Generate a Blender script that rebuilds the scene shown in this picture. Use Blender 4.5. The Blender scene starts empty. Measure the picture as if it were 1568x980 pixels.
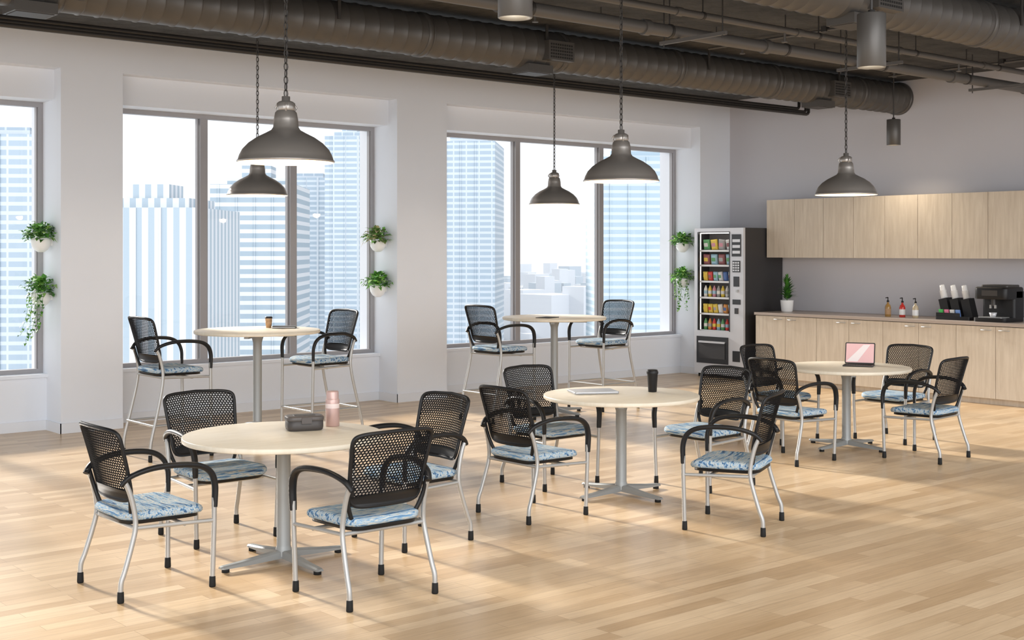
import bpy, bmesh, math, random
from mathutils import Vector, Matrix
R = random.Random(7)
pi = math.pi
sc = bpy.context.scene

# ------------------------------------------------------------------ materials
def mat(name, col, rough=0.5, metal=0.0, emit=None, es=0.0, spec=0.5):
    m = bpy.data.materials.new(name); m.use_nodes = True
    b = m.node_tree.nodes['Principled BSDF']
    b.inputs['Base Color'].default_value = (*col, 1)
    b.inputs['Roughness'].default_value = rough
    b.inputs['Metallic'].default_value = metal
    b.inputs['Specular IOR Level'].default_value = spec
    if emit:
        b.inputs['Emission Color'].default_value = (*emit, 1)
        b.inputs['Emission Strength'].default_value = es
    return m

def N(m, t, **kw):
    n = m.node_tree.nodes.new(t)
    for k, v in kw.items(): setattr(n, k, v)
    return n
def L(m, a, b): m.node_tree.links.new(a, b)
def coords(m, scale=(1,1,1), rot=(0,0,0)):
    tc = N(m, 'ShaderNodeTexCoord'); mp = N(m, 'ShaderNodeMapping')
    mp.inputs['Scale'].default_value = scale; mp.inputs['Rotation'].default_value = rot
    L(m, tc.outputs['Object'], mp.inputs['Vector']); return mp.outputs['Vector']
def ramp(m, fac, stops, interp='LINEAR'):
    r = N(m, 'ShaderNodeValToRGB'); r.color_ramp.interpolation = interp
    e = r.color_ramp.elements
    e[0].position = stops[0][0]; e[0].color = (*stops[0][1], 1)
    e[1].position = stops[-1][0]; e[1].color = (*stops[-1][1], 1)
    for p, c in stops[1:-1]:
        x = e.new(p); x.color = (*c, 1)
    L(m, fac, r.inputs[0]); return r.outputs['Color']
def noise(m, vec, scale, detail=4, rough=0.5, dist=0.0):
    n = N(m, 'ShaderNodeTexNoise'); n.inputs['Scale'].default_value = scale
    n.inputs['Detail'].default_value = detail; n.inputs['Roughness'].default_value = rough
    n.inputs['Distortion'].default_value = dist
    L(m, vec, n.inputs['Vector']); return n.outputs['Fac']
def mixc(m, a, b, fac, mode='MIX'):
    x = N(m, 'ShaderNodeMix', data_type='RGBA', blend_type=mode)
    for s, v in ((6, a), (7, b)):
        if isinstance(v, tuple): x.inputs[s].default_value = (*v, 1)
        else: L(m, v, x.inputs[s])
    if isinstance(fac, (int, float)): x.inputs[0].default_value = fac
    else: L(m, fac, x.inputs[0])
    return x.outputs[2]
def bsdf(m): return m.node_tree.nodes['Principled BSDF']
def bump(m, h, strength, dist=0.01):
    b = N(m, 'ShaderNodeBump'); b.inputs['Strength'].default_value = strength
    b.inputs['Distance'].default_value = dist
    L(m, h, b.inputs['Height']); L(m, b.outputs[0], bsdf(m).inputs['Normal'])

def painted(name, col, rough=0.6):
    m = mat(name, col, rough, spec=0.3)
    f = noise(m, coords(m), 1.2, 3)
    L(m, ramp(m, f, [(0.3, tuple(c*0.97 for c in col)), (0.7, col)]), bsdf(m).inputs['Base Color'])
    bump(m, noise(m, coords(m), 180, 2), 0.05, 0.002)
    return m
def wood(name, c1, c2, scale, rough=0.45):
    m = mat(name, c1, rough, spec=0.3)
    f = noise(m, coords(m, scale), 3.0, 6, 0.6, 0.3)
    L(m, ramp(m, f, [(0.3, c1), (0.7, c2)]), bsdf(m).inputs['Base Color'])
    return m

M_wall = painted('wall_paint_white', (0.78, 0.81, 0.865))
M_wallk = painted('wall_paint_lilac_grey', (0.60, 0.59, 0.62))
M_base = mat('baseboard_paint', (0.74, 0.76, 0.80), 0.5)
M_frame = mat('window_frame_metal', (0.34, 0.33, 0.34), 0.4, 0.2)
M_ceil = mat('ceiling_concrete', (0.07, 0.068, 0.066), 0.85)
L(M_ceil, ramp(M_ceil, noise(M_ceil, coords(M_ceil), 2.5, 8, 0.7), [(0.3, (0.018,0.018,0.018)), (0.7, (0.08,0.078,0.076))]), bsdf(M_ceil).inputs['Base Color'])
bump(M_ceil, noise(M_ceil, coords(M_ceil), 14, 6), 0.6, 0.02)
M_duct = mat('duct_metal', (0.105, 0.098, 0.091), 0.42, 0.35)
M_pipe = mat('pipe_paint', (0.13, 0.123, 0.117), 0.5, 0.2)
M_dark = mat('dark_steel', (0.06, 0.056, 0.053), 0.5, 0.4)
M_hole = mat('black_void', (0.01, 0.01, 0.01), 0.8)
M_shade = mat('pendant_enamel_grey', (0.43, 0.40, 0.37), 0.3, 0.65)
M_shin = mat('pendant_inner_cream_glow', (0.9, 0.80, 0.66), 0.5, 0, (1.0, 0.80, 0.55), 0.35)  # cream lining with the bulb's warm glow put in as emission
M_bulb = mat('bulb_warm', (1, 1, 1), 0.3, 0, (1.0, 0.84, 0.62), 12)
M_led = mat('led_warm', (1, 1, 1), 0.3, 0, (1.0, 0.86, 0.66), 6)
M_silver = mat('chair_leg_silver', (0.43, 0.43, 0.42), 0.38, 0.45)
M_tleg = mat('table_leg_silver', (0.32, 0.335, 0.335), 0.45, 0.35)
M_black = mat('black_plastic', (0.010, 0.010, 0.011), 0.45, spec=0.35)
M_rub = mat('black_rubber', (0.012, 0.012, 0.012), 0.7, spec=0.3)
M_meshb = mat('black_mesh', (0.006, 0.006, 0.007), 0.7, spec=0.12)
M_table = wood('table_maple_laminate', (0.82, 0.75, 0.62), (0.75, 0.67, 0.535), (1.5, 9, 1), 0.38)
M_cab = wood('cabinet_oak_laminate', (0.70, 0.62, 0.51), (0.57, 0.49, 0.39), (9, 9, 0.8), 0.5)
M_ctop = mat('countertop_taupe', (0.42, 0.35, 0.30), 0.35)
M_white = mat('white_ceramic', (0.85, 0.85, 0.84), 0.3)
M_soil = mat('soil', (0.05, 0.03, 0.02), 0.9)
M_leaf = [mat('leaf_green_%d' % i, c, 0.45) for i, c in enumerate([(0.08,0.26,0.03), (0.16,0.42,0.06), (0.30,0.52,0.12), (0.05,0.17,0.03)])]
M_leafr = [mat('leaf_variegated_%d' % i, c, 0.45) for i, c in enumerate([(0.20,0.30,0.08), (0.5,0.42,0.22), (0.10,0.18,0.05)])]

# floor: narrow maple planks running along X
M_floor = mat('maple_plank_floor', (0.6, 0.4, 0.25), 0.28, spec=0.42)
vec = coords(M_floor)
br = N(M_floor, 'ShaderNodeTexBrick'); br.offset = 0.37; br.offset_frequency = 3; br.squash = 1.0
br.inputs['Scale'].default_value = 1.0; br.inputs['Brick Width'].default_value = 0.85; br.inputs['Row Height'].default_value = 0.092
br.inputs['Mortar Size'].default_value = 0.0012; br.inputs['Mortar Smooth'].default_value = 0.3; br.inputs['Bias'].default_value = -0.05
br.inputs['Color1'].default_value = (0.80, 0.615, 0.405, 1); br.inputs['Color2'].default_value = (0.585, 0.405, 0.23, 1)
br.inputs['Mortar'].default_value = (0.40, 0.26, 0.15, 1)
L(M_floor, vec, br.inputs['Vector'])
g = noise(M_floor, coords(M_floor, (1.2, 16, 1)), 3, 6, 0.6, 0.4)
gc = ramp(M_floor, g, [(0.25, (0.80,0.765,0.72)), (0.75, (1,1,1))])
c = mixc(M_floor, br.outputs['Color'], gc, 1.0, 'MULTIPLY')
big = ramp(M_floor, noise(M_floor, coords(M_floor, (0.5, 2.2, 1)), 1.4, 3), [(0.3, (0.90,0.865,0.82)), (0.7, (1,1,1))])
c = mixc(M_floor, c, big, 1.0, 'MULTIPLY')
L(M_floor, c, bsdf(M_floor).inputs['Base Color'])

# fabric: blue / cream brush strokes
M_fab = mat('blue_brushstroke_fabric', (0.5, 0.6, 0.7), 0.9, spec=0.1)
f = noise(M_fab, coords(M_fab, (1.2, 13, 12), (0, 0, 0.15)), 4.4, 4, 0.62, 0.3)
L(M_fab, ramp(M_fab, f, [(0.0,(0.03,0.05,0.10)), (0.37,(0.06,0.11,0.21)), (0.42,(0.12,0.24,0.40)), (0.47,(0.22,0.38,0.55)), (0.50,(0.52,0.57,0.57)),
   (0.54,(0.60,0.58,0.50)), (0.565,(0.18,0.33,0.50)), (0.61,(0.33,0.47,0.61)), (0.64,(0.55,0.55,0.49)), (0.68,(0.36,0.29,0.17)), (0.74,(0.15,0.28,0.45))], 'LINEAR'), bsdf(M_fab).inputs['Base Color'])

M_glass = bpy.data.materials.new('window_glass'); M_glass.use_nodes = True
nt = M_glass.node_tree; nt.nodes.remove(nt.nodes['Principled BSDF'])
tr = N(M_glass, 'ShaderNodeBsdfTransparent'); gl = N(M_glass, 'ShaderNodeBsdfGlossy'); gl.inputs['Roughness'].default_value = 0.02
mx = N(M_glass, 'ShaderNodeMixShader'); mx.inputs[0].default_value = 0.03
L(M_glass, tr.outputs[0], mx.inputs[1]); L(M_glass, gl.outputs[0], mx.inputs[2]); L(M_glass, mx.outputs[0], nt.nodes['Material Output'].inputs[0])

def facade(name, wallc, glassc, pz, fz, ph, fh):
    m = mat(name, wallc, 0.6, spec=0.2)
    tc = N(m, 'ShaderNodeTexCoord'); sx = N(m, 'ShaderNodeSeparateXYZ'); L(m, tc.outputs['Object'], sx.inputs[0])
    def st(sock, p, fr):
        a = N(m, 'ShaderNodeMath', operation='DIVIDE'); L(m, sock, a.inputs[0]); a.inputs[1].default_value = p
        b = N(m, 'ShaderNodeMath', operation='FRACT'); L(m, a.outputs[0], b.inputs[0])
        d = N(m, 'ShaderNodeMath', operation='LESS_THAN'); L(m, b.outputs[0], d.inputs[0]); d.inputs[1].default_value = fr
        return d.outputs[0]
    s = N(m, 'ShaderNodeMath', operation='ADD'); L(m, sx.outputs[0], s.inputs[0]); L(m, sx.outputs[1], s.inputs[1])
    q = N(m, 'ShaderNodeMath', operation='MULTIPLY'); L(m, st(sx.outputs[2], pz, fz), q.inputs[0]); L(m, st(s.outputs[0], ph, fh), q.inputs[1])
    L(m, mixc(m, wallc, glassc, q.outputs[0]), bsdf(m).inputs['Base Color'])
    return m

# ------------------------------------------------------------------ mesh builder
class MB:
    def __init__(s): s.v=[]; s.f=[]; s.m=[]; s.sm=[]; s.mats=[]; s.M=Matrix.Identity(4)
    def mi(s, m):
        if m not in s.mats: s.mats.append(m)
        return s.mats.index(m)
    def add(s, vs, fs, m, smooth=False):
        o = len(s.v); k = s.mi(m)
        for p in vs: s.v.append(tuple(s.M @ Vector(p)))
        for f in fs: s.f.append(tuple(i+o for i in f)); s.m.append(k); s.sm.append(smooth)
    def box(s, a, b, m):
        x0,y0,z0=a; x1,y1,z1=b
        s.add([(x0,y0,z0),(x1,y0,z0),(x1,y1,z0),(x0,y1,z0),(x0,y0,z1),(x1,y0,z1),(x1,y1,z1),(x0,y1,z1)],
              [(0,3,2,1),(4,5,6,7),(0,1,5,4),(1,2,6,5),(2,3,7,6),(3,0,4,7)], m)
    def lathe(s, prof, m, c=(0,0,0), seg=32, smooth=True, cap=False):
        vs=[]; fs=[]
        for r,z in prof:
            for i in range(seg):
                a=2*pi*i/seg; vs.append((c[0]+r*math.cos(a), c[1]+r*math.sin(a), c[2]+z))
        for j in range(len(prof)-1):
            for i in range(seg):
                k=(i+1)%seg; fs.append((j*seg+i, j*seg+k, (j+1)*seg+k, (j+1)*seg+i))
        s.add(vs, fs, m, smooth)
    def tube(s, pts, r, m, seg=8, closed=False, flat=1.0, cap=True, upv=None):
        P=[Vector(p) for p in pts]; n=len(P)
        rr=r if isinstance(r,(list,tuple)) else [r]*n
        T=[]
        for i in range(n):
            if closed: t=P[(i+1)%n]-P[i-1]
            else: t=P[min(i+1,n-1)]-P[max(i-1,0)]
            T.append(t.normalized())
        u=Vector(upv) if upv else (Vector((0,0,1)) if abs(T[0].z)<0.9 else Vector((1,0,0)))
        vs=[]; nrm=(u-T[0]*u.dot(T[0])).normalized()
        for i in range(n):
            nrm=(nrm-T[i]*nrm.dot(T[i])).normalized(); bi=T[i].cross(nrm)
            for k in range(seg):
                a=2*pi*k/seg; vs.append(tuple(P[i]+nrm*math.cos(a)*rr[i]+bi*math.sin(a)*rr[i]*flat))
        fs=[]
        for i in range(n if closed else n-1):
            j=(i+1)%n
            for k in range(seg):
                l=(k+1)%seg; fs.append((i*seg+k, i*seg+l, j*seg+l, j*seg+k))
        s.add(vs, fs, m, True)
        if cap and not closed:
            s.add(vs[:seg],[tuple(range(seg))[::-1]],m); s.add(vs[-seg:],[tuple(range(seg))],m)
    def rprism(s, w, d, rc, rings, m, c=(0,0,0), fn=None, cs=5, smooth=True, mtop=None):
        vs=[]; cnt=4*(cs+1)
        for ins,z in rings:
            W=w/2-ins; D=d/2-ins; q=max(min(rc-ins*0.6, W, D),0.0005)
            for ci,(sx,sy) in enumerate(((1,1),(-1,1),(-1,-1),(1,-1))):
                for k in range(cs+1):
                    a=ci*pi/2+k*pi/2/cs
                    p=(sx*(W-q)+q*math.cos(a), sy*(D-q)+q*math.sin(a), z)
                    if fn: p=fn(*p)
                    vs.append((p[0]+c[0],p[1]+c[1],p[2]+c[2]))
        fs=[]
        for j in range(len(rings)-1):
            for i in range(cnt):
                k=(i+1)%cnt; fs.append((j*cnt+i,j*cnt+k,(j+1)*cnt+k,(j+1)*cnt+i))
        s.add(vs,fs,m,smooth)
        s.add(vs[:cnt],[tuple(range(cnt))[::-1]],m); s.add(vs[-cnt:],[tuple(range(cnt))],mtop or m)
    def mesh(s, name):
        me=bpy.data.meshes.new(name); me.from_pydata(s.v,[],s.f)
        for m in s.mats: me.materials.append(m)
        me.polygons.foreach_set('material_index', s.m); me.polygons.foreach_set('use_smooth', s.sm)
        me.update(); return me
    def obj(s, name, loc=(0,0,0), rz=0.0):
        return inst(name, s.mesh(name), loc, rz)
def inst(name, me, loc=(0,0,0), rz=0.0):
    o=bpy.data.objects.new(name, me); o.location=loc; o.rotation_euler=(0,0,math.radians(rz))
    sc.collection.objects.link(o); return o
def spl(pts, n=5):
    P=[Vector(p) for p in pts]; out=[]
    for i in range(len(P)-1):
        a=P[max(i-1,0)]; b=P[i]; c=P[i+1]; d=P[min(i+2,len(P)-1)]
        for k in range(n):
            t=k/n
            out.append(0.5*((2*b)+(c-a)*t+(2*a-5*b+4*c-d)*t*t+(3*b-a-3*c+d)*t**3))
    out.append(P[-1]); return out

# ------------------------------------------------------------------ room shell
ZC=4.03; WY=12.5; KX=14.8
b=MB(); b.box((-6,-5,-0.1),(KX+0.2,13.3,0),M_floor); b.obj('floor')
b=MB(); b.box((-2.5,2.6,ZC),(KX+0.2,13.3,ZC+0.15),M_ceil); b.obj('ceiling')
bays=[(1.35,4.744),(5.379,8.769),(9.508,14.14)]
b=MB()
for x0,x1 in [(-2.5,1.35),(4.744,5.379),(8.769,9.508),(14.14,KX)]:
    b.box((x0,WY,0),(x1,13.3,ZC),M_wall)
for x0,x1 in bays:
    b.box((x0,WY,3.6),(x1,13.3,ZC),M_wall)
    b.box((x0,12.68,3.3),(x1,13.3,3.6),M_wall)
    b.box((x0,12.88,0),(x1,13.3,0.56),M_wall)
    b.box((x0,12.85,0.53),(x1,12.98,0.565),M_wall)
b.obj('wall_back')
b=MB(); b.box((KX,-2,0),(KX+0.2,13.3,ZC),M_wallk); b.obj('wall_right')
b=MB()
for x0,x1 in [(-2.5,1.35),(4.744,5.379),(8.769,9.508)]:
    b.box((x0-0.012 if x0>0 else x0,WY-0.014,0),(x1,WY,0.10),M_base)
    b.box((x0-0.014,WY-0.014,0),(x0,12.88,0.10),M_base)
b.box((14.126,WY-0.014,0),(14.14,12.88,0.10),M_base)
for x0,x1 in bays: b.box((x0,12.866,0),(x1-0.014,12.88,0.10),M_base)
b.obj('baseboard_back')
for i,(x0,x1) in enumerate(bays):
    b=MB(); t=0.05; ya,yb=12.98,13.06; z0,z1=0.56,3.3
    b.box((x0,ya,z0),(x0+t,yb,z1),M_frame); b.box((x1-t,ya,z0),(x1,yb,z1),M_frame)
    b.box((x0+t,ya,z0),(x1-t,yb,z0+t),M_frame); b.box((x0+t,ya,z1-t),(x1-t,yb,z1),M_frame)
    w=(x1-x0)/3
    for k in (1,2):
        b.box((x0+w*k-0.04,ya-0.01,z0+t),(x0+w*k+0.04,yb,z1-t),M_frame)
    for k in range(3):
        xa=x0+w*k+0.04; xb=x0+w*(k+1)-0.04
        for q in (0,1):
            xx=xa+0.012 if q==0 else xb-0.022
            b.box((xx,ya+0.02,z0+t),(xx+0.01,yb-0.01,z1-t),M_frame)
    b.add([(x0+t,13.03,z0+t),(x1-t,13.03,z0+t),(x1-t,13.03,z1-t),(x0+t,13.03,z1-t)],[(0,1,2,3)],M_glass)
    b.obj('window_%d'%(i+1))

# ------------------------------------------------------------------ ducts, pipes
def duct(name, y, z, r, x0, x1, regs):
    b=MB(); b.M=Matrix.Translation((x0,y,z))@Matrix.Rotation(pi/2,4,'Y')
    prof=[]; x=0; Ln=x1-x0
    while x<Ln-0.02:
        prof+= [(r,x),(r,x+0.13),(r+0.007,x+0.137),(r+0.007,x+0.147),(r,x+0.154)]; x+=0.155
    prof.append((r,Ln)); b.lathe(prof,M_duct,seg=40)
    xx=0.9
    while xx<Ln:
        b.lathe([(r,xx-0.03),(r+0.013,xx-0.028),(r+0.013,xx+0.028),(r,xx+0.03)],M_duct,seg=40); xx+=1.7
    b.lathe([(r-0.02,Ln-0.002),(r+0.02,Ln-0.002),(r+0.02,Ln-0.05),(r,Ln-0.05)],M_duct,seg=40)
    b.lathe([(r,0.0),(0.001,0.0)],M_duct,seg=40)
    b.M=Matrix.Identity(4)
    for rx in regs:
        # side register with perforated face, plus a flat diffuser below
        b.box((rx-0.17,y-r-0.06,z-0.12),(rx+0.17,y-r+0.08,z+0.07),M_duct)
        for i in range(10):
            for j in range(5):
                b.box((rx-0.145+i*0.03,y-r-0.0615,z-0.10+j*0.031),(rx-0.125+i*0.03,y-r-0.06,z-0.082+j*0.031),M_hole)
        b.box((rx-0.35,y-0.16,z-r-0.05),(rx-0.03,y+0.10,z-r+0.03),M_duct)
        b.box((rx-0.33,y-0.14,z-r-0.055),(rx-0.05,y+0.08,z-r-0.05),M_dark)
    for hx in [x0+1.2+i*2.4 for i in range(int(Ln/2.4))]:
        b.box((hx-0.015,y-r-0.012,z),(hx+0.015,y-r,ZC),M_dark); b.box((hx-0.015,y+r,z),(hx+0.015,y+r+0.012,ZC),M_dark)
    return b.obj(name)
duct('spiral_air_duct',9.62,3.80,0.195,-2.4,KX,[3.6,8.55,13.2])
duct('spiral_air_duct',5.98,3.80,0.195,-2.4,KX,[8.7,12.0])
def pipe(name,y,z,r,x0,x1,fit=1.6,heads=()):
    b=MB(); b.tube([(x0,y,z),(x1,y,z)],r,M_pipe,16)
    x=x0+0.7
    while x<x1-0.1:
        b.tube([(x-0.035,y,z),(x+0.035,y,z)],r*1.25,M_pipe,16)
        b.tube([(x+0.3,y,z+r),(x+0.3,y,ZC)],0.006,M_dark,6); b.tube([(x+0.285,y,z),(x+0.315,y,z)],r*1.12,M_dark,16)
        x+=fit
    for hx in heads:
        b.tube([(hx,y,z),(hx,y,z-r-0.07)],0.011,M_pipe,8); b.tube([(hx,y,z-r-0.07),(hx,y,z-r-0.08)],0.028,M_pipe,10)
    return b.obj(name)
pipe('ceiling_pipe',7.60,3.70,0.055,-2.4,KX)
pipe('ceiling_pipe',7.22,3.78,0.03,-2.4,KX,heads=(9.3,12.2))
pipe('ceiling_pipe',8.45,3.90,0.02,-2.4,KX,heads=(7.4,10.2,12.9))
for y,z,x1 in ((10.94,3.69,14.62),(11.06,3.74,14.72),(11.2,3.80,14.75)):
    b=MB(); b.tube([(-2.4,y,z),(x1-0.05,y,z)]+[(x1-0.02,y,z+0.01),(x1,y,z+0.03),(x1,y,ZC)],0.022,M_dark,10)
    b.obj('electrical_conduit')
for x in (8.3,10.9,13.4):   # strut trapezes
    b=MB(); b.box((x-0.016,7.05,3.612),(x+0.016,7.8,3.642),M_pipe)
    for yy in (7.09,7.76): b.tube([(x,yy,3.59),(x,yy,ZC)],0.006,M_dark,6)
    b.obj('strut_trapeze_hanger')
for x in (10.6,14.0):
    b=MB(); b.tube([(x,6.35,3.99),(x,9.25,3.99)],0.014,M_pipe,8)
    for k in range(3): b.box((x-0.03,6.6+k*1.1,3.975),(x+0.03,6.66+k*1.1,ZC),M_dark)
    b.obj('electrical_conduit')

# ------------------------------------------------------------------ pendants
b=MB()
out=[(0.277,0),(0.281,0.004),(0.281,0.010),(0.274,0.016),(0.267,0.040),(0.249,0.075),(0.214,0.112),(0.165,0.146),(0.115,0.171),(0.084,0.188),(0.073,0.205),(0.070,0.25),(0.062,0.29),(0.050,0.302)]
b.lathe(out,M_shade,seg=56)
b.lathe([(0.277,0),(0.268,0.012),(0.259,0.038),(0.241,0.070),(0.206,0.106),(0.157,0.14),(0.10,0.165),(0.001,0.17)],M_shin,seg=56)
b.lathe([(0.050,0.302),(0.053,0.308),(0.053,0.343),(0.040,0.353),(0.024,0.358),(0.024,0.383),(0.001,0.386)],M_shade,seg=24)
for a in range(3):
    t=a*2*pi/3; b.tube([(0.052*math.cos(t),0.052*math.sin(t),0.298),(0.07*math.cos(t),0.07*math.sin(t),0.32),(0.052*math.cos(t),0.052*math.sin(t),0.342)],0.007,M_shade,6)
b.lathe([(0.001,0.03),(0.03,0.035),(0.045,0.06),(0.045,0.09),(0.03,0.12),(0.022,0.15)],M_bulb,seg=20)
z=0.38; k=0
top=ZC-2.31
while z<top-0.03:
    pts=[]
    for i in range(10):
        a=2*pi*i/10; q=(0.012*math.cos(a),0.024*math.sin(a))
        pts.append((q[0],0,z+0.02+q[1]) if k%2==0 else (0,q[0],z+0.02+q[1]))
    b.tube(pts,0.0034,M_dark,5,closed=True); z+=0.039; k+=1
b.tube([(0.004,0.004,0.37),(0.006,0.0,top)],0.0022,M_dark,5)
b.lathe([(0.001,top),(0.055,top),(0.055,top-0.015),(0.02,top-0.03),(0.001,top-0.03)],M_dark,seg=20)
pend=b.mesh('pendant_lamp')
def light(name,typ,loc,e,col,**kw):
    l=bpy.data.lights.new(name,typ); l.energy=e; l.color=col
    for k,v in kw.items(): setattr(l,k,v)
    o=bpy.data.objects.new(name,l); o.location=loc; sc.collection.objects.link(o); return o
for x,y in ((3.79,6.52),(5.85,10.58),(6.724,6.715),(9.905,6.994),(9.51,10.54)):
    p=inst('pendant_lamp',pend,(x,y,2.31))
    l=light('pendant_light','POINT',(0,0,0.0),9,(1,0.82,0.60),shadow_soft_size=0.05); l.parent=p
# can lights
b=MB(); b.lathe([(0.082,0),(0.085,0.003),(0.085,0.318),(0.082,0.322),(0.001,0.322)],M_duct,seg=32)
b.lathe([(0.082,0),(0.074,0.0),(0.068,0.02),(0.066,0.035)],M_silver,seg=32); b.lathe([(0.066,0.035),(0.001,0.035)],M_led,seg=32)
b.lathe([(0.02,0.322),(0.02,0.345),(0.001,0.345)],M_dark,seg=12); 
can=b.mesh('cylinder_ceiling_light_body')
for x,y,z in ((4.03,4.75,2.93),(6.615,4.49,2.90),(14.0,9.18,3.12)):
    p=inst('cylinder_ceiling_light',can,(x,y,z))
    r=MB(); r.tube([(0,0,0.33),(0,0,ZC-z)],0.008,M_dark,8); r.lathe([(0.001,ZC-z),(0.05,ZC-z),(0.05,ZC-z-0.02),(0.001,ZC-z-0.02)],M_dark,seg=16)
    o=r.obj('suspension_rod'); o.parent=p
    l=light('spot_light','SPOT',(0,0,-0.01),45,(1,0.85,0.66),spot_size=2.4,spot_blend=1.0,shadow_soft_size=0.06); l.parent=p

# ------------------------------------------------------------------ chairs
def chair(h, bar=False):
    b=MB(); dz=h-0.45
    # seat
    def fn(x,y,z):
        d=0.0
        if y>0.12: d-= (y-0.12)**2*0.9
        d-= 0.010*(1-min(1,(x/0.24)**2)) if z>0.03 else 0
        return (x*(1-0.10*max(0,-y)/0.23),y,z+d)
    b.rprism(0.50,0.46,0.09,[(0.03,0.008),(0.008,0.013),(0,0.024),(0,0.040),(0.006,0.051),(0.02,0.058),(0.05,0.061),(0.12,0.062),(0.2,0.062)],M_fab,(0,0.015,h-0.060),fn,6)
    b.rprism(0.46,0.43,0.09,[(0.02,0),(0,0.006),(0,0.024)],M_black,(0,0.01,h-0.074),fn,6)
    zf=h-0.082
    for s in (-1,1):
        if not bar:
            rear=[(s*0.242,-0.225,h+0.17),(s*0.247,-0.195,h+0.10),(s*0.25,-0.172,h),(s*0.253,-0.168,h-0.08),(s*0.257,-0.19,h-0.17),(s*0.262,-0.228,h-0.29),(s*0.265,-0.25,0.10),(s*0.265,-0.253,0.03)]
            front=[(s*0.283,0.262,h+0.03),(s*0.281,0.262,h-0.1),(s*0.272,0.256,0.03)]
        else:
            rear=[(s*0.242,-0.225,h+0.17),(s*0.247,-0.195,h+0.10),(s*0.25,-0.172,h),(s*0.253,-0.168,h-0.08),(s*0.258,-0.185,h-0.2),(s*0.266,-0.235,h-0.42),(s*0.272,-0.285,0.16),(s*0.273,-0.293,0.03)]
            front=[(s*0.283,0.262,h+0.03),(s*0.281,0.264,h-0.1),(s*0.278,0.275,0.03)]
        b.tube(spl(rear,6),0.0135,M_silver,10); b.tube(front,0.0135,M_silver,10)
        for p in (rear[-1],front[-1]):
            b.lathe([(0.001,0),(0.016,0),(0.018,0.006),(0.0165,0.055),(0.014,0.058)],M_rub,(p[0],p[1],0),12)
        b.tube([(s*0.252,-0.168,zf),(s*0.262,0,zf-0.004),(s*0.281,0.262,zf-0.01)],0.011,M_silver,8)
        # arm: sweeping black loop
        arm=[(s*0.236,-0.235,h+0.145),(s*0.256,-0.19,h+0.19),(s*0.278,-0.08,h+0.222),(s*0.292,0.06,h+0.226),(s*0.297,0.17,h+0.21),(s*0.294,0.235,h+0.168),(s*0.288,0.262,h+0.10),(s*0.284,0.264,h+0.02),(s*0.283,0.263,h-0.02)]
        A=spl(arm,6); n=len(A)
        rr=[0.013+0.003*math.sin(pi*i/(n-1)) for i in range(n)]
        b.tube(A,rr,M_black,10,flat=1.45,upv=(0,0,1))
        b.tube(spl([(s*0.238,-0.215,h+0.165),(s*0.235,-0.19,h+0.08),(s*0.20,-0.17,h-0.01),(s*0.16,-0.15,h-0.05)],4),0.012,M_black,8)
    b.tube([(-0.253,-0.168,zf),(0.253,-0.168,zf)],0.011,M_silver,8); b.tube([(-0.265,0.10,zf-0.012),(0.265,0.10,zf-0.012)],0.011,M_silver,8)
    if bar:
        zr=0.30
        def rp(s,f):
            return (s*0.2795,0.271,zr) if f else (s*0.2695,-0.258,zr)
        b.tube([rp(-1,1),rp(1,1)],0.011,M_silver,8); b.tube([rp(-1,0),rp(1,0)],0.011,M_silver,8)
        for s in (-1,1): b.tube([rp(s,1),rp(s,0)],0.011,M_silver,8)
    # back
    H=0.375; zb=h+0.048
    def hw(v): return 0.216+0.032*v
    def bs(x,v,off=0.0):
        return (x, -0.205-0.085*v-0.02*v*v+0.045*(x/0.23)**2+off, zb+H*v+0.012*v*(1-(x/0.23)**2))
    def outline(n=96):
        P=[]
        for i in range(n):
            a=2*pi*i/n; e=0.18 if math.sin(a)>0 else 0.27
            cx=math.copysign(abs(math.cos(a))**e,math.cos(a)); sy=math.copysign(abs(math.sin(a))**e,math.sin(a))
            v=0.5+0.5*sy
            P.append((cx*hw(v), v))
        return P
    O=outline()
    b.tube([bs(x,v) for x,v in O],0.0112,M_black,8,closed=True,upv=(0,1,0))
    # solid lower band
    nx=16; vs=[]; fs=[]
    for off in (0.007,-0.009):
        for j in range(4):
            v=0.01+0.13*j/3
            for i in range(nx+1):
                q=-1+2*i/nx; lim=hw(v)*(0.98 if j else 0.93); vv=v+(0.03*(1-q*q) if j==3 else 0)
                vs.append(bs(q*lim,vv,off))
    w=nx+1
    for k in (0,1):
        for j in range(3):
            for i in range(nx):
                a=k*4*w+j*w+i; fc=(a,a+1,a+w+1,a+w); fs.append(fc if k else fc[::-1])
    for i in range(nx):
        a=3*w+i; fs.append((a,a+1,a+1+4*w,a+4*w)); a=i; fs.append((a,a+4*w,a+1+4*w,a+1))
    b.add(vs,fs,M_black,True)
    for s in (-1,1):
        vs=[bs(s*hw(v)*q,v,o) for v in (0.12,0.26,0.42) for q in (0.99,0.90) for o in (0.006,-0.006)]
        vs[8]=bs(s*hw(0.42)*0.985,0.42,0.006); vs[10]=bs(s*hw(0.42)*0.97,0.42,0.006); vs[9]=bs(s*hw(0.42)*0.985,0.42,-0.006); vs[11]=bs(s*hw(0.42)*0.97,0.42,-0.006)
        b.add(vs,[(0,2,6,4),(4,6,10,8),(1,5,7,3),(5,9,11,7),(2,3,7,6),(6,7,11,10)],M_black)
    # perforated suspension mesh: fine honeycomb lattice
    px=0.0185; pz=0.0135
    def inside(x,v):
        W=hw(v); return (abs(x/W)**9+abs((v-0.5)/0.5)**9)<1.04 and v>0.10
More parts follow.
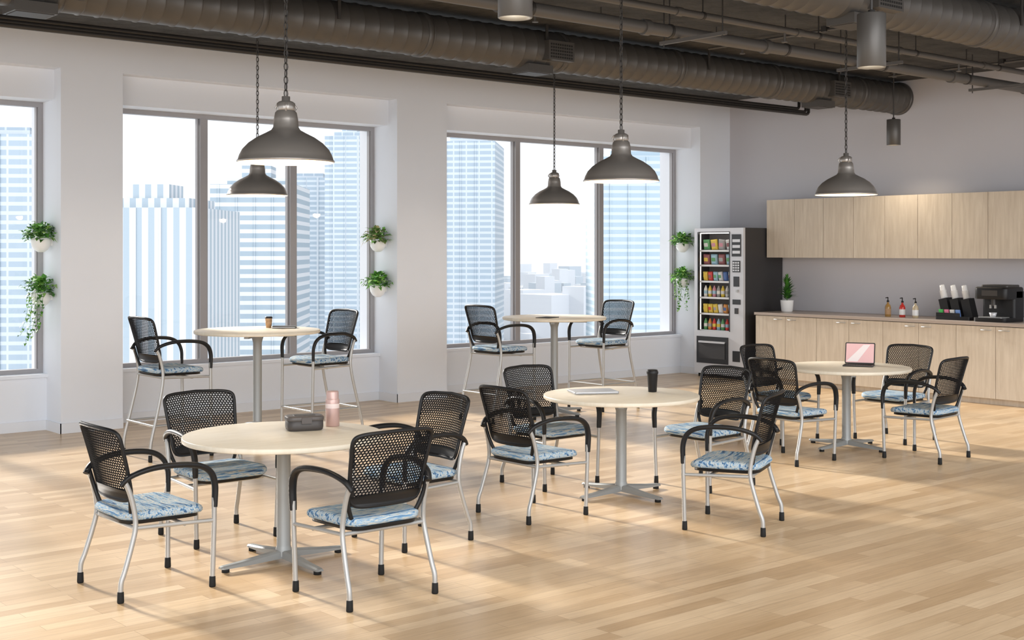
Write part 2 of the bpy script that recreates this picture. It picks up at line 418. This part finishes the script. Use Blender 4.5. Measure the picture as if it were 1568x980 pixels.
    def strand(p,q):
        (x0,z0),(x1,z1)=p,q; v0=z0/H; v1=z1/H
        if not(inside(x0,v0) and inside(x1,v1)): return
        a=Vector(bs(x0,v0)); c=Vector(bs(x1,v1)); d=(c-a).normalized(); n=Vector((0,1,0)); s=d.cross(n).normalized()*0.0031; n=n*0.0012
        b.add([tuple(a-s-n),tuple(a+s-n),tuple(a+s+n),tuple(a-s+n),tuple(c-s-n),tuple(c+s-n),tuple(c+s+n),tuple(c-s+n)],
              [(0,1,5,4),(1,2,6,5),(2,3,7,6),(3,0,4,7)],M_meshb)
    rows=int(H/pz)+2; cols=int(0.25/px)+2
    for j in range(rows):
        for i in range(-cols,cols+1):
            cx=(i+(0.5 if j%2 else 0))*px; cz=j*pz
            A=(cx,cz+pz*0.28); B=(cx,cz-pz*0.28)
            strand(B,A)
            strand(A,(cx+px/2,cz+pz*0.72)); strand(A,(cx-px/2,cz+pz*0.72))
    return b.mesh('chair_mesh_h%d'%int(h*100))
lo=chair(0.45); hi=chair(0.79,True)
PX,NX,PY,NY=-90,90,0,180
for x,y,r in ((3.77,5.66,PY),(2.95,6.56,PX),(3.81,7.40,NY),(4.70,6.53,NX),
              (5.77,6.63,PX),(6.64,7.42,NY),(7.52,6.60,NX),(6.545,5.49,25.5),
              (8.96,6.90,PX),(9.84,7.72,NY),(10.70,7.0,NX),(9.96,6.20,5)):
    inst('mesh_back_armchair',lo,(x,y,0),r)
for x,y,r in ((4.98,10.6,PX),(6.55,10.6,NX),(8.72,10.56,PX),(10.28,10.56,NX)):
    inst('bar_height_armchair',hi,(x,y,0),r)

# ------------------------------------------------------------------ tables
def table(h):
    b=MB(); r=0.575
    b.lathe([(0.001,h-0.03),(r-0.006,h-0.03),(r-0.001,h-0.026),(r,h-0.015),(r-0.001,h-0.003),(r-0.005,h),(0.001,h)],M_table,seg=96)
    b.rprism(0.34,0.34,0.03,[(0.01,0),(0,0.01),(0,0.02)],M_tleg,(0,0,h-0.05))
    for k in range(4):
        a=k*pi/2+pi/4; b.M=Matrix.Rotation(a,4,'Z'); b.box((0.03,-0.02,h-0.062),(0.36,0.02,h-0.032),M_tleg); b.M=Matrix.Identity(4)
    b.lathe([(0.046,0.04),(0.046,0.080),(0.042,0.092),(0.040,0.10),(0.040,h-0.12),(0.048,h-0.09),(0.06,h-0.05)],M_tleg,seg=28)
    for k in range(4):
        b.M=Matrix.Rotation(k*pi/2,4,'Z')
        S=[(0.02,0.030,0.030,0.078),(0.12,0.028,0.026,0.064),(0.28,0.025,0.021,0.046),(0.39,0.022,0.02,0.038),(0.405,0.018,0.022,0.034)]
        vs=[];fs=[]
        for x,w,z0,z1 in S:
            vs+= [(x,-w,z0),(x,w,z0),(x,w,z1-0.008),(x,w*0.6,z1),(x,-w*0.6,z1),(x,-w,z1-0.008)]
        for j in range(len(S)-1):
            for i in range(6):
                q=(i+1)%6; fs.append((j*6+i,j*6+q,(j+1)*6+q,(j+1)*6+i))
        n=(len(S)-1)*6; fs.append(tuple(n+i for i in range(6))); b.add(vs,fs,M_tleg)
        b.lathe([(0.001,0),(0.022,0),(0.022,0.018),(0.014,0.024)],M_rub,(0.37,0,0),14)
        b.M=Matrix.Identity(4)
    return b.mesh('table_h%d'%int(h*100))
tl=table(0.74); th=table(1.07)
for x,y in ((3.775,6.52),(6.724,6.715),(9.911,6.994)): inst('round_cafe_table',tl,(x,y,0),0)
for x,y in ((5.85,10.58),(9.51,10.54)): inst('round_bar_table',th,(x,y,0),0)

# ------------------------------------------------------------------ table items
M_box=mat('lunch_box_charcoal',(0.055,0.048,0.045),0.5); M_boxl=mat('lunch_box_lid',(0.09,0.078,0.073),0.45)
b=MB(); b.rprism(0.215,0.15,0.045,[(0.012,0),(0.003,0.006),(0,0.02),(0,0.058),(0.003,0.06)],M_box)
b.rprism(0.223,0.158,0.047,[(0.002,0),(0,0.003),(0,0.018),(0.004,0.024),(0.015,0.027)],M_boxl,(0,0,0.06))
b.rprism(0.13,0.07,0.02,[(0,0),(0.002,0.003)],M_box,(0,0,0.0865)); b.box((-0.03,-0.084,0.045),(0.03,-0.078,0.08),M_boxl)
b.obj('lunch_box',(3.96,6.60,0.74),-20)
M_pink=mat('rose_bottle',(0.55,0.38,0.35),0.35,0.3); M_pinkb=mat('rose_bottle_band',(0.74,0.62,0.59),0.5)
b=MB(); b.lathe([(0.001,0),(0.038,0),(0.042,0.004),(0.042,0.11)],M_pink); b.lathe([(0.042,0.11),(0.0425,0.112),(0.0425,0.135),(0.042,0.137)],M_pinkb)
b.lathe([(0.042,0.137),(0.042,0.158),(0.039,0.165),(0.037,0.168),(0.037,0.205),(0.034,0.212),(0.001,0.213)],M_pink); b.obj('water_bottle',(4.175,6.63,0.74))
M_lap=mat('laptop_silver',(0.50,0.51,0.53),0.35,0.4)
b=MB(); b.rprism(0.34,0.24,0.012,[(0.003,0.002),(0,0.004),(0,0.009)],M_lap); b.rprism(0.34,0.24,0.012,[(0,0.0105),(0,0.016),(0.002,0.018)],M_lap)
b.rprism(0.33,0.23,0.01,[(0,0.009),(0,0.0105)],M_dark)
for sx in(-1,1):
    for sy in(-1,1): b.lathe([(0.001,0),(0.008,0),(0.008,0.003)],M_rub,(sx*0.14,sy*0.09,0),10)
b.obj('closed_laptop',(6.64,6.93,0.74),-28)
b=MB(); b.lathe([(0.001,0),(0.030,0),(0.032,0.003),(0.040,0.135),(0.041,0.137)],M_black); b.lathe([(0.043,0.137),(0.044,0.14),(0.044,0.152),(0.040,0.158),(0.038,0.166),(0.03,0.168),(0.001,0.165)],M_black); b.obj('travel_tumbler',(7.02,6.68,0.74))
# tablet in folio stand
M_scr=mat('tablet_pink_cover_glow',(0.80,0.52,0.52),0.3,0,(1.0,0.5,0.5),0.08); M_scr2=mat('tablet_cover_pale_glow',(0.86,0.78,0.77),0.3,0,(1,0.85,0.8),0.08)  # both cover colours have a faint emission of their own
b=MB(); b.rprism(0.27,0.20,0.012,[(0.002,0),(0,0.002),(0,0.009),(0.002,0.011)],M_dark,(0,-0.10,0.001))
for i in range(11):
    for j in range(4): b.box((-0.12+i*0.022,-0.16+j*0.022,0.011),(-0.102+i*0.022,-0.142+j*0.022,0.0135),M_rub)
b.M=Matrix.Translation((0,-0.02,0.014))@Matrix.Rotation(math.radians(72),4,'X')
b.rprism(0.27,0.20,0.012,[(0,0),(0,0.008)],M_dark,(0,0.10,0)); b.rprism(0.25,0.18,0.006,[(0,0.008),(0,0.0088)],M_scr,(0,0.10,0))
b.add([(-0.12,0.02,0.0092),(-0.02,0.02,0.0092),(0.09,0.18,0.0092),(0.03,0.18,0.0092)],[(0,1,2,3)],M_scr2)
b.M=Matrix.Translation((0,0.085,0.006))@Matrix.Rotation(math.radians(115),4,'X'); b.box((-0.12,0,0),(0.12,0.13,0.004),M_dark)
b.obj('tablet_with_keyboard',(10.13,7.0,0.74),-62)
M_kraft=mat('kraft_cup_sleeve',(0.45,0.28,0.15),0.8)
def cup(name,x,y,z):
    b=MB(); b.lathe([(0.001,0),(0.024,0),(0.033,0.09),(0.034,0.092)],M_kraft,seg=20); b.lathe([(0.0275,0.025),(0.0285,0.025),(0.0325,0.068),(0.0315,0.068)],M_kraft,seg=20)
    b.lathe([(0.036,0.09),(0.036,0.098),(0.031,0.106),(0.001,0.106)],M_black,seg=20); b.obj(name,(x,y,z))
cup('paper_coffee_cup',6.08,10.78,1.07)
b=MB(); b.rprism(0.22,0.155,0.01,[(0,0),(0,0.007)],M_dark); b.rprism(0.21,0.15,0.01,[(0,0.007),(0,0.013)],M_white); b.rprism(0.22,0.155,0.01,[(0,0.013),(0,0.02)],M_dark)
b.obj('notebook',(6.17,10.64,1.07),-35)
b=MB(); b.rprism(0.24,0.17,0.01,[(0.001,0),(0,0.002),(0,0.006),(0.001,0.007)],M_dark); b.rprism(0.225,0.155,0.004,[(0,0.007),(0,0.0074)],M_hole)
b.obj('tablet',(9.30,10.42,1.07),20)

# ------------------------------------------------------------------ plants
def leaf(b,p,d,Ln,W,m,droop=0.3):
    d=d.normalized(); up=Vector((0,0,1)); s=d.cross(up)
    if s.length<0.1: s=Vector((1,0,0))
    s.normalize(); n=s.cross(d).normalized()
    tip=p+d*Ln-up*Ln*droop; mid=p+d*Ln*0.45+n*Ln*0.06
    q=p+d*Ln*0.2
    b.add([tuple(p),tuple(q+s*W*0.4),tuple(mid+s*W*0.5+n*W*0.12),tuple(tip),tuple(mid-s*W*0.5+n*W*0.12),tuple(q-s*W*0.4),tuple(mid)],
          [(0,1,6),(1,2,6),(2,3,6),(3,4,6),(4,5,6),(5,0,6)],m,True)
def foliage(b,c,rad,n,ms,rnd,L0=0.06,zs=0.75):
    for i in range(n):
        a=rnd.uniform(0,2*pi); e=rnd.uniform(-0.35,1.45)
        d=Vector((math.cos(a)*math.cos(e),math.sin(a)*math.cos(e),math.sin(e)*zs))
        k=rnd.uniform(0.45,1.0); p=Vector(c)+d*rad*k
        m=rnd.choice(ms)
        b.tube([c,tuple(Vector(c)+d*rad*k*0.5+Vector((0,0,0.02))),tuple(p)],0.0014,ms[0],3,cap=False)
        Ln=L0*rnd.uniform(0.7,1.2); dd=Vector((d.x+rnd.uniform(-.5,.5),d.y+rnd.uniform(-.5,.5),d.z*0.5+rnd.uniform(-0.3,0.4)))
        leaf(b,p,dd,Ln,Ln*0.75,m,rnd.uniform(0.1,0.5))
def planter(name,x,y,z,ms,seed,vines=0):
    rnd=random.Random(seed); b=MB()
    b.lathe([(0.001,-0.085),(0.03,-0.083),(0.065,-0.06),(0.09,-0.02),(0.098,0.03),(0.098,0.055),(0.091,0.055),(0.09,0.035),(0.001,0.03)],M_white,seg=28)
    b.lathe([(0.089,0.04),(0.001,0.045)],M_soil,seg=20)
    b.box((0.05,-0.03,-0.02),(0.104,0.03,0.05),M_white)
    foliage(b,(-0.01,0,0.07),0.165,170,ms,rnd,0.066,0.8)
    for v in range(vines):
        a=rnd.uniform(0.6*pi,1.5*pi); p=Vector((0.10*math.cos(a),0.12*math.sin(a),0.05)); pts=[(0,0,0.06),tuple(p)]
        ln=rnd.uniform(0.18,0.50); st=int(ln/0.035)
        for k in range(st):
            p=p+Vector((rnd.uniform(-0.012,0.006),rnd.uniform(-0.018,0.018),-0.035)); pts.append(tuple(p))
            leaf(b,p,Vector((rnd.uniform(-1,0.3),rnd.uniform(-1,1),rnd.uniform(-0.6,0.2))),0.042,0.032,rnd.choice(ms),0.3)
        b.tube(pts,0.0015,ms[0],4,cap=False)
    b.obj(name,(x-0.104,y,z))
planter('wall_planter',4.744,12.75,1.87,M_leaf,1); planter('wall_planter',4.744,12.75,1.33,M_leaf,2,9)
planter('wall_planter',8.769,12.75,1.87,M_leafr+[M_leaf[1]],3); planter('wall_planter',8.769,12.75,1.33,M_leaf,4)
planter('wall_planter',14.14,12.75,1.86,M_leaf,5); planter('wall_planter',14.14,12.75,1.34,M_leaf,6,9)

# ------------------------------------------------------------------ kitchen
LB=7.3; Y0=11.31   # local x runs along -Y world, front = local -Y = world -X
b=MB()
b.box((0,-0.80,0),(LB,0,0.07),M_cab)
b.box((0,-0.845,0.07),(LB,0,0.915),M_cab)
b.box((-0.012,-0.885,0.922),(LB,0,0.957),M_ctop)
b.box((0,-0.84,0.915),(LB,0,0.922),M_hole)
w=0.505
for i in range(int(LB/w)):
    x0=i*w+0.003; x1=(i+1)*w-0.003
    b.box((x0,-0.868,0.075),(x1,-0.847,0.912),M_cab)
    hx=x1-0.17 if i%2==0 else x0+0.05
    b.box((x0-0.003,-0.846,0.08),(x0,-0.8455,0.91),M_hole)
    b.tube([(hx,-0.869,0.872),(hx,-0.892,0.872),(hx+0.12,-0.892,0.872),(hx+0.12,-0.869,0.872)],0.005,M_silver,6)
b.obj('base_cabinet_run',(KX-0.001,Y0,0),-90)
b=MB(); w=0.48
b.box((0,-0.375,1.71),(7.2,0,2.51),M_cab)
for i in range(15):
    x0=i*w+0.003; x1=(i+1)*w-0.003
    b.box((x0,-0.398,1.705),(x1,-0.377,2.512),M_cab); b.box((x0-0.003,-0.376,1.71),(x0+0.0005,-0.3755,2.51),M_hole)
b.obj('upper_cabinet_run',(KX-0.001,11.495,0),-90)

# vending machine (local front -Y)
M_vw=mat('vending_silver',(0.62,0.62,0.64),0.35,0.2); M_vb=mat('vending_black',(0.02,0.02,0.022),0.3); M_vside=mat('vending_side_charcoal',(0.035,0.033,0.034),0.45)
M_vin=mat('vending_interior',(0.13,0.12,0.115),0.6); M_vl=mat('vending_led',(1,1,1),0.4,0,(1,0.95,0.9),3.0)
prod=[mat('snack_%d'%i,c,0.4) for i,c in enumerate([(0.70,0.06,0.05),(0.80,0.58,0.08),(0.85,0.82,0.75),(0.08,0.16,0.4),(0.65,0.28,0.33),(0.12,0.36,0.14),(0.7,0.3,0.08),(0.30,0.10,0.10),(0.35,0.55,0.65),(0.75,0.73,0.7),(0.4,0.38,0.36)])]
b=MB(); W=0.45; D=0.43; H=2.12
b.box((-W,-D+0.26,0.05),(W,D,H),M_vside)                        # rear body
b.box((-W,-D+0.04,0.05),(-W+0.06,-D+0.26,H),M_vside); b.box((W-0.24,-D+0.04,0.05),(W,-D+0.26,H),M_vside)
b.box((-W+0.06,-D+0.04,2.06),(W-0.24,-D+0.26,H),M_vside); b.box((-W+0.06,-D+0.04,0.05),(W-0.24,-D+0.26,0.64),M_vside)
for sx in(-1,1):
    for sy in(-1,1): b.box((sx*0.38-0.03,sy*0.36-0.03,0),(sx*0.38+0.03,sy*0.36+0.03,0.05),M_rub)
b.box((-W,-D,0.05),(-W+0.06,-D+0.04,H),M_vw); b.box((W-0.24,-D,0.05),(W,-D+0.04,H),M_vw)
b.box((-W+0.06,-D,2.07),(W-0.24,-D+0.04,H),M_vw); b.box((-W+0.06,-D,0.05),(W-0.24,-D+0.04,0.66),M_vw)
b.box((-W+0.06,-D+0.255,0.66),(W-0.24,-D+0.26,2.07),M_vin)
b.box((-W+0.06,-D-0.004,0.665),(-W+0.075,-D+0.03,2.065),M_vb); b.box((W-0.255,-D-0.004,0.665),(W-0.24,-D+0.03,2.065),M_vb)
b.box((-W+0.065,-D+0.05,0.67),(-W+0.072,-D+0.06,2.05),M_vl); b.box((-W+0.07,-D+0.05,2.045),(W-0.25,-D+0.08,2.058),M_vl)
rows=[0.68,0.92,1.15,1.38,1.61,1.82]
xa=-W+0.08; xb=W-0.26
for ri,z in enumerate(rows):
    b.box((xa-0.015,-D+0.05,z-0.03),(xb+0.015,-D+0.25,z-0.01),M_vw)
    b.box((xa-0.01,-D+0.045,z-0.035),(xb+0.01,-D+0.05,z-0.008),M_white)
    n=7 if ri in(0,2) else (4 if ri>=4 else 6)
    cw=(xb-xa)/n
    for i in range(n):
        cx=xa+cw*(i+0.5); m=R.choice(prod)
        if ri==0 or ri==2:
            m2=R.choice(prod)
            b.lathe([(0.001,z-0.01),(0.026,z-0.008),(0.028,z+0.03),(0.028,z+0.09),(0.022,z+0.115),(0.011,z+0.135),(0.011,z+0.15),(0.001,z+0.152)],m,(cx,-D+0.11,0),14)
            b.lathe([(0.0285,z+0.035),(0.0285,z+0.08)],m2,(cx,-D+0.11,0),14)
        else:
            hh=0.13 if ri<4 else 0.15
            b.M=Matrix.Translation((cx,-D+0.10,z+hh/2-0.008))@Matrix.Rotation(pi/2+0.12,4,'X')@Matrix.Rotation(R.uniform(-0.12,0.12),4,'Z')
            b.rprism(cw*0.8,hh,0.006,[(0.001,-0.014),(0.0,-0.006),(0,0.006),(0.012,0.02),(0.02,0.024)],m,cs=2)
            b.rprism(cw*0.5,hh*0.35,0.01,[(0,0.024),(0,0.026)],R.choice(prod),cs=2)
            b.M=Matrix.Identity(4)
            b.box((cx-cw*0.38,-D+0.14,z-0.01),(cx+cw*0.38,-D+0.24,z+0.09),R.choice(prod))
b.box((W-0.205,-D-0.006,1.72),(W-0.04,-D,2.03),M_vb)
for k in range(3): b.box((W-0.19,-D-0.008,1.76+k*0.08),(W-0.055,-D-0.006,1.80+k*0.08),M_vw)
b.box((W-0.19,-D-0.008,1.50),(W-0.055,-D,1.66),M_vb)
for i in range(3):
    for j in range(4): b.box((W-0.182+i*0.042,-D-0.011,1.515+j*0.035),(W-0.152+i*0.042,-D-0.008,1.538+j*0.035),M_vw)
b.box((W-0.17,-D-0.01,1.30),(W-0.075,-D,1.44),M_vb); b.box((W-0.19,-D-0.006,1.05),(W-0.05,-D,1.12),M_vb); b.box((W-0.15,-D-0.012,0.92),(W-0.09,-D,1.0),M_vside)
b.box((W-0.19,-D-0.006,0.25),(W-0.06,-D,0.40),M_vb); b.box((W-0.12,-D-0.02,1.22),(W-0.09,-D,1.26),M_silver)
b.box((-W+0.05,-D-0.012,0.20),(W-0.27,-D,0.58),M_vb); b.box((-W+0.10,-D-0.022,0.27),(W-0.32,-D-0.012,0.50),M_vside)
b.box((-W+0.10,-D-0.03,0.49),(W-0.32,-D-0.012,0.515),M_vw)
b.obj('vending_machine',(14.35,11.965,0),-90)

# counter items
ZT=0.957
rnd=random.Random(11)
b=MB(); b.lathe([(0.001,0),(0.07,0),(0.078,0.01),(0.092,0.15),(0.092,0.16),(0.084,0.16),(0.082,0.145),(0.001,0.14)],M_white,seg=28); b.lathe([(0.082,0.146),(0.001,0.15)],M_soil,seg=16)
b.tube([(0,0,0.14),(0.005,0,0.45)],0.006,M_leaf[3],6)
for i in range(110):
    t=rnd.random(); a=rnd.uniform(0,2*pi); p=Vector((0.004,0,0.17+0.28*t)); e=0.3+0.9*t
    leaf(b,p,Vector((math.cos(a)*math.cos(e),math.sin(a)*math.cos(e),math.sin(e))),0.18*(1-0.45*t),0.032,rnd.choice([M_leaf[3],M_leaf[0],M_leaf[3]]),0.05)
b.obj('potted_plant',(14.35,11.10,ZT))
def bottle(x,y,c1):
    m=mat('syrup_liquid',c1,0.15); b=MB()
    b.lathe([(0.001,0),(0.036,0),(0.038,0.004),(0.038,0.12),(0.030,0.145),(0.014,0.165),(0.013,0.19)],m,seg=22)
    b.lathe([(0.0385,0.03),(0.0385,0.10)],M_white if c1[0]>0.5 else M_kraft,seg=22)
    b.lathe([(0.016,0.185),(0.016,0.205),(0.006,0.208),(0.006,0.245),(0.001,0.245)],M_black,seg=12); b.tube([(0,0,0.245),(-0.05,0,0.24)],0.006,M_black,6)
    b.obj('syrup_pump_bottle',(x,y,ZT))
bottle(14.3,9.46,(0.35,0.20,0.06)); bottle(14.3,9.25,(0.55,0.04,0.03)); bottle(14.25,9.03,(0.55,0.45,0.30))
b=MB()   # cup & lid organiser (front -Y)
b.rprism(0.46,0.28,0.02,[(0,0),(0,0.04)],M_black)
for i in range(3):
    x=-0.15+i*0.15
    b.M=Matrix.Translation((x,0.04,0.03))@Matrix.Rotation(math.radians(-14),4,'Y')
    b.box((-0.055,-0.06,0),(0.055,0.07,0.23),M_black)
    for k in range(8): b.lathe([(0.038,0.22+k*0.014),(0.043,0.23+k*0.014),(0.045,0.233+k*0.014)],M_white,seg=18)
    b.lathe([(0.036,0.31),(0.032,0.37),(0.029,0.40),(0.001,0.40)],M_white,seg=18)
    b.M=Matrix.Identity(4)
for i,c0 in enumerate(((0.1,0.6,0.15),(0.85,0.25,0.4),(0.8,0.8,0.78),(0.2,0.35,0.7))):
    m=mat('sweetener_packet_%d'%i,c0,0.6)
    for k in range(3):
        b.M=Matrix.Translation((-0.17+i*0.075,-0.10+k*0.012,0.04))@Matrix.Rotation(0.25,4,'X'); b.box((-0.025,0,0),(0.025,0.004,0.085),m); b.M=Matrix.Identity(4)
b.box((-0.22,-0.135,0.03),(0.1,-0.13,0.085),M_black)
b.obj('cup_and_condiment_organizer',(14.3,8.47,ZT),-90)
b=MB()   # coffee machine
b.rprism(0.42,0.46,0.05,[(0.004,0),(0,0.01),(0,0.05)],M_black)
b.rprism(0.42,0.24,0.04,[(0,0.05),(0,0.36)],M_black,(0,0.11,0))
b.rprism(0.42,0.44,0.06,[(0.006,0.27),(0,0.285),(0,0.39),(0.006,0.405),(0.02,0.412)],M_black,(0,0.01,0))
b.rprism(0.34,0.30,0.03,[(0,0.412),(0,0.43),(0.006,0.437)],M_dark,(0,0.04,0))
b.rprism(0.30,0.20,0.02,[(0,0.05),(0,0.056)],M_silver,(0,-0.11,0))
b.lathe([(0.028,0.19),(0.028,0.27)],M_dark,(0,-0.12,0),16); b.box((-0.04,-0.14,0.16),(-0.02,-0.12,0.2),M_silver); b.box((0.02,-0.14,0.16),(0.04,-0.12,0.2),M_silver)
b.box((-0.10,-0.213,0.31),(0.10,-0.209,0.375),M_dark); b.lathe([(0.02,0),(0.02,0.02),(0.001,0.021)],M_silver,(0.15,0,0.412),14)
b.lathe([(0.001,0.056),(0.03,0.056),(0.045,0.11),(0.043,0.11),(0.001,0.065)],M_vw,(0,-0.13,0),18)
b.obj('coffee_machine',(14.3,7.94,ZT),-90)

# ------------------------------------------------------------------ outside city
F_=Vector((0.645,0.764,0)); R_=Vector((0.764,-0.645,0))
def tower(D,u0,u1,vtop,dep,m,rz=-40.0,extra=0):
    t0=(u0-784)/1963; t1=(u1-784)/1963; c=F_*D+R_*D*(t0+t1)/2; w=D*(t1-t0)
    zt=1.8+(384-vtop)*D/1963
    b=MB(); b.box((-w/2,0,-150-0),(w/2,dep,zt),m)
    b.box((-w/2+w*0.15,dep*0.2,zt),(w/2-w*0.15,dep*0.8,zt+2.5),m)
    for k in range(int(w/6)): b.box((-w/2+k*6+2.6,-0.5,-150),(-w/2+k*6+3.1,0,zt),m)
    if extra: b.box((-w/2+w*0.3,dep*0.3,zt),(w/2-w*0.35,dep*0.6,zt+extra),m)
    b.obj('office_tower',(c.x,c.y,0),rz)
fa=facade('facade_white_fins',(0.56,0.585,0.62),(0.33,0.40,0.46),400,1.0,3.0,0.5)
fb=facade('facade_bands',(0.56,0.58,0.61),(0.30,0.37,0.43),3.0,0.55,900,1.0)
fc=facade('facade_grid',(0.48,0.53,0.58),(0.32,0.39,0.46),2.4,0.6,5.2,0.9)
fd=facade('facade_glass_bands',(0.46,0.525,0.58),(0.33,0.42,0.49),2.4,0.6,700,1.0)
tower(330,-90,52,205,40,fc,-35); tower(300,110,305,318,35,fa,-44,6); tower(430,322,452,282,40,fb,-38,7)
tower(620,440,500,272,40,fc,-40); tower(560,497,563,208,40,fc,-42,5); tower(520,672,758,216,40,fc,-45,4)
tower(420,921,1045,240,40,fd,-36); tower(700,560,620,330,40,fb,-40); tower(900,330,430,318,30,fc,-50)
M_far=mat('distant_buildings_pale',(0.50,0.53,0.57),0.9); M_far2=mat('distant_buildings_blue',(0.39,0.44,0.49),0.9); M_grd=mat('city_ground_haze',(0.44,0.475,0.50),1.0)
b=MB()
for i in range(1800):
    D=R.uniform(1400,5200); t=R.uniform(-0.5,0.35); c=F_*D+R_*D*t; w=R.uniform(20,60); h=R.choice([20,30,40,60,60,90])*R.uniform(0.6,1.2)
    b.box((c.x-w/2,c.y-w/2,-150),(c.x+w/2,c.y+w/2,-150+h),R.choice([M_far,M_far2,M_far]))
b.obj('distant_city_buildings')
b=MB(); b.box((-6000,60,-151),(9000,9000,-150),M_grd); b.obj('city_ground')

# ------------------------------------------------------------------ light
w=bpy.data.worlds.new('sky'); sc.world=w; w.use_nodes=True
bg=w.node_tree.nodes['Background']; bg.inputs[0].default_value=(0.94,0.965,1.0,1); bg.inputs[1].default_value=1.2
s=light('sun','SUN',(0,20,20),9.0,(1.0,0.95,0.88),angle=math.radians(6))
s.rotation_euler=Vector((0.04,-0.92,-0.37)).to_track_quat('-Z','Y').to_euler()
s=light('fill_sun','SUN',(-10,-10,10),3.0,(0.97,0.98,1.0),angle=math.radians(70))  # added wide fill from behind the camera to brighten the interior
s.rotation_euler=Vector((0.46,0.82,-0.28)).to_track_quat('-Z','Y').to_euler()

cam=bpy.data.cameras.new('camera'); co=bpy.data.objects.new('camera',cam); sc.collection.objects.link(co)
co.location=(0,0,1.8); co.rotation_euler=(pi/2,0,math.radians(-40.17))
cam.sensor_width=36; cam.lens=45.07; cam.shift_y=-0.0676; cam.clip_end=12000
sc.camera=co
sc.view_settings.view_transform='Standard'; sc.view_settings.look='None'
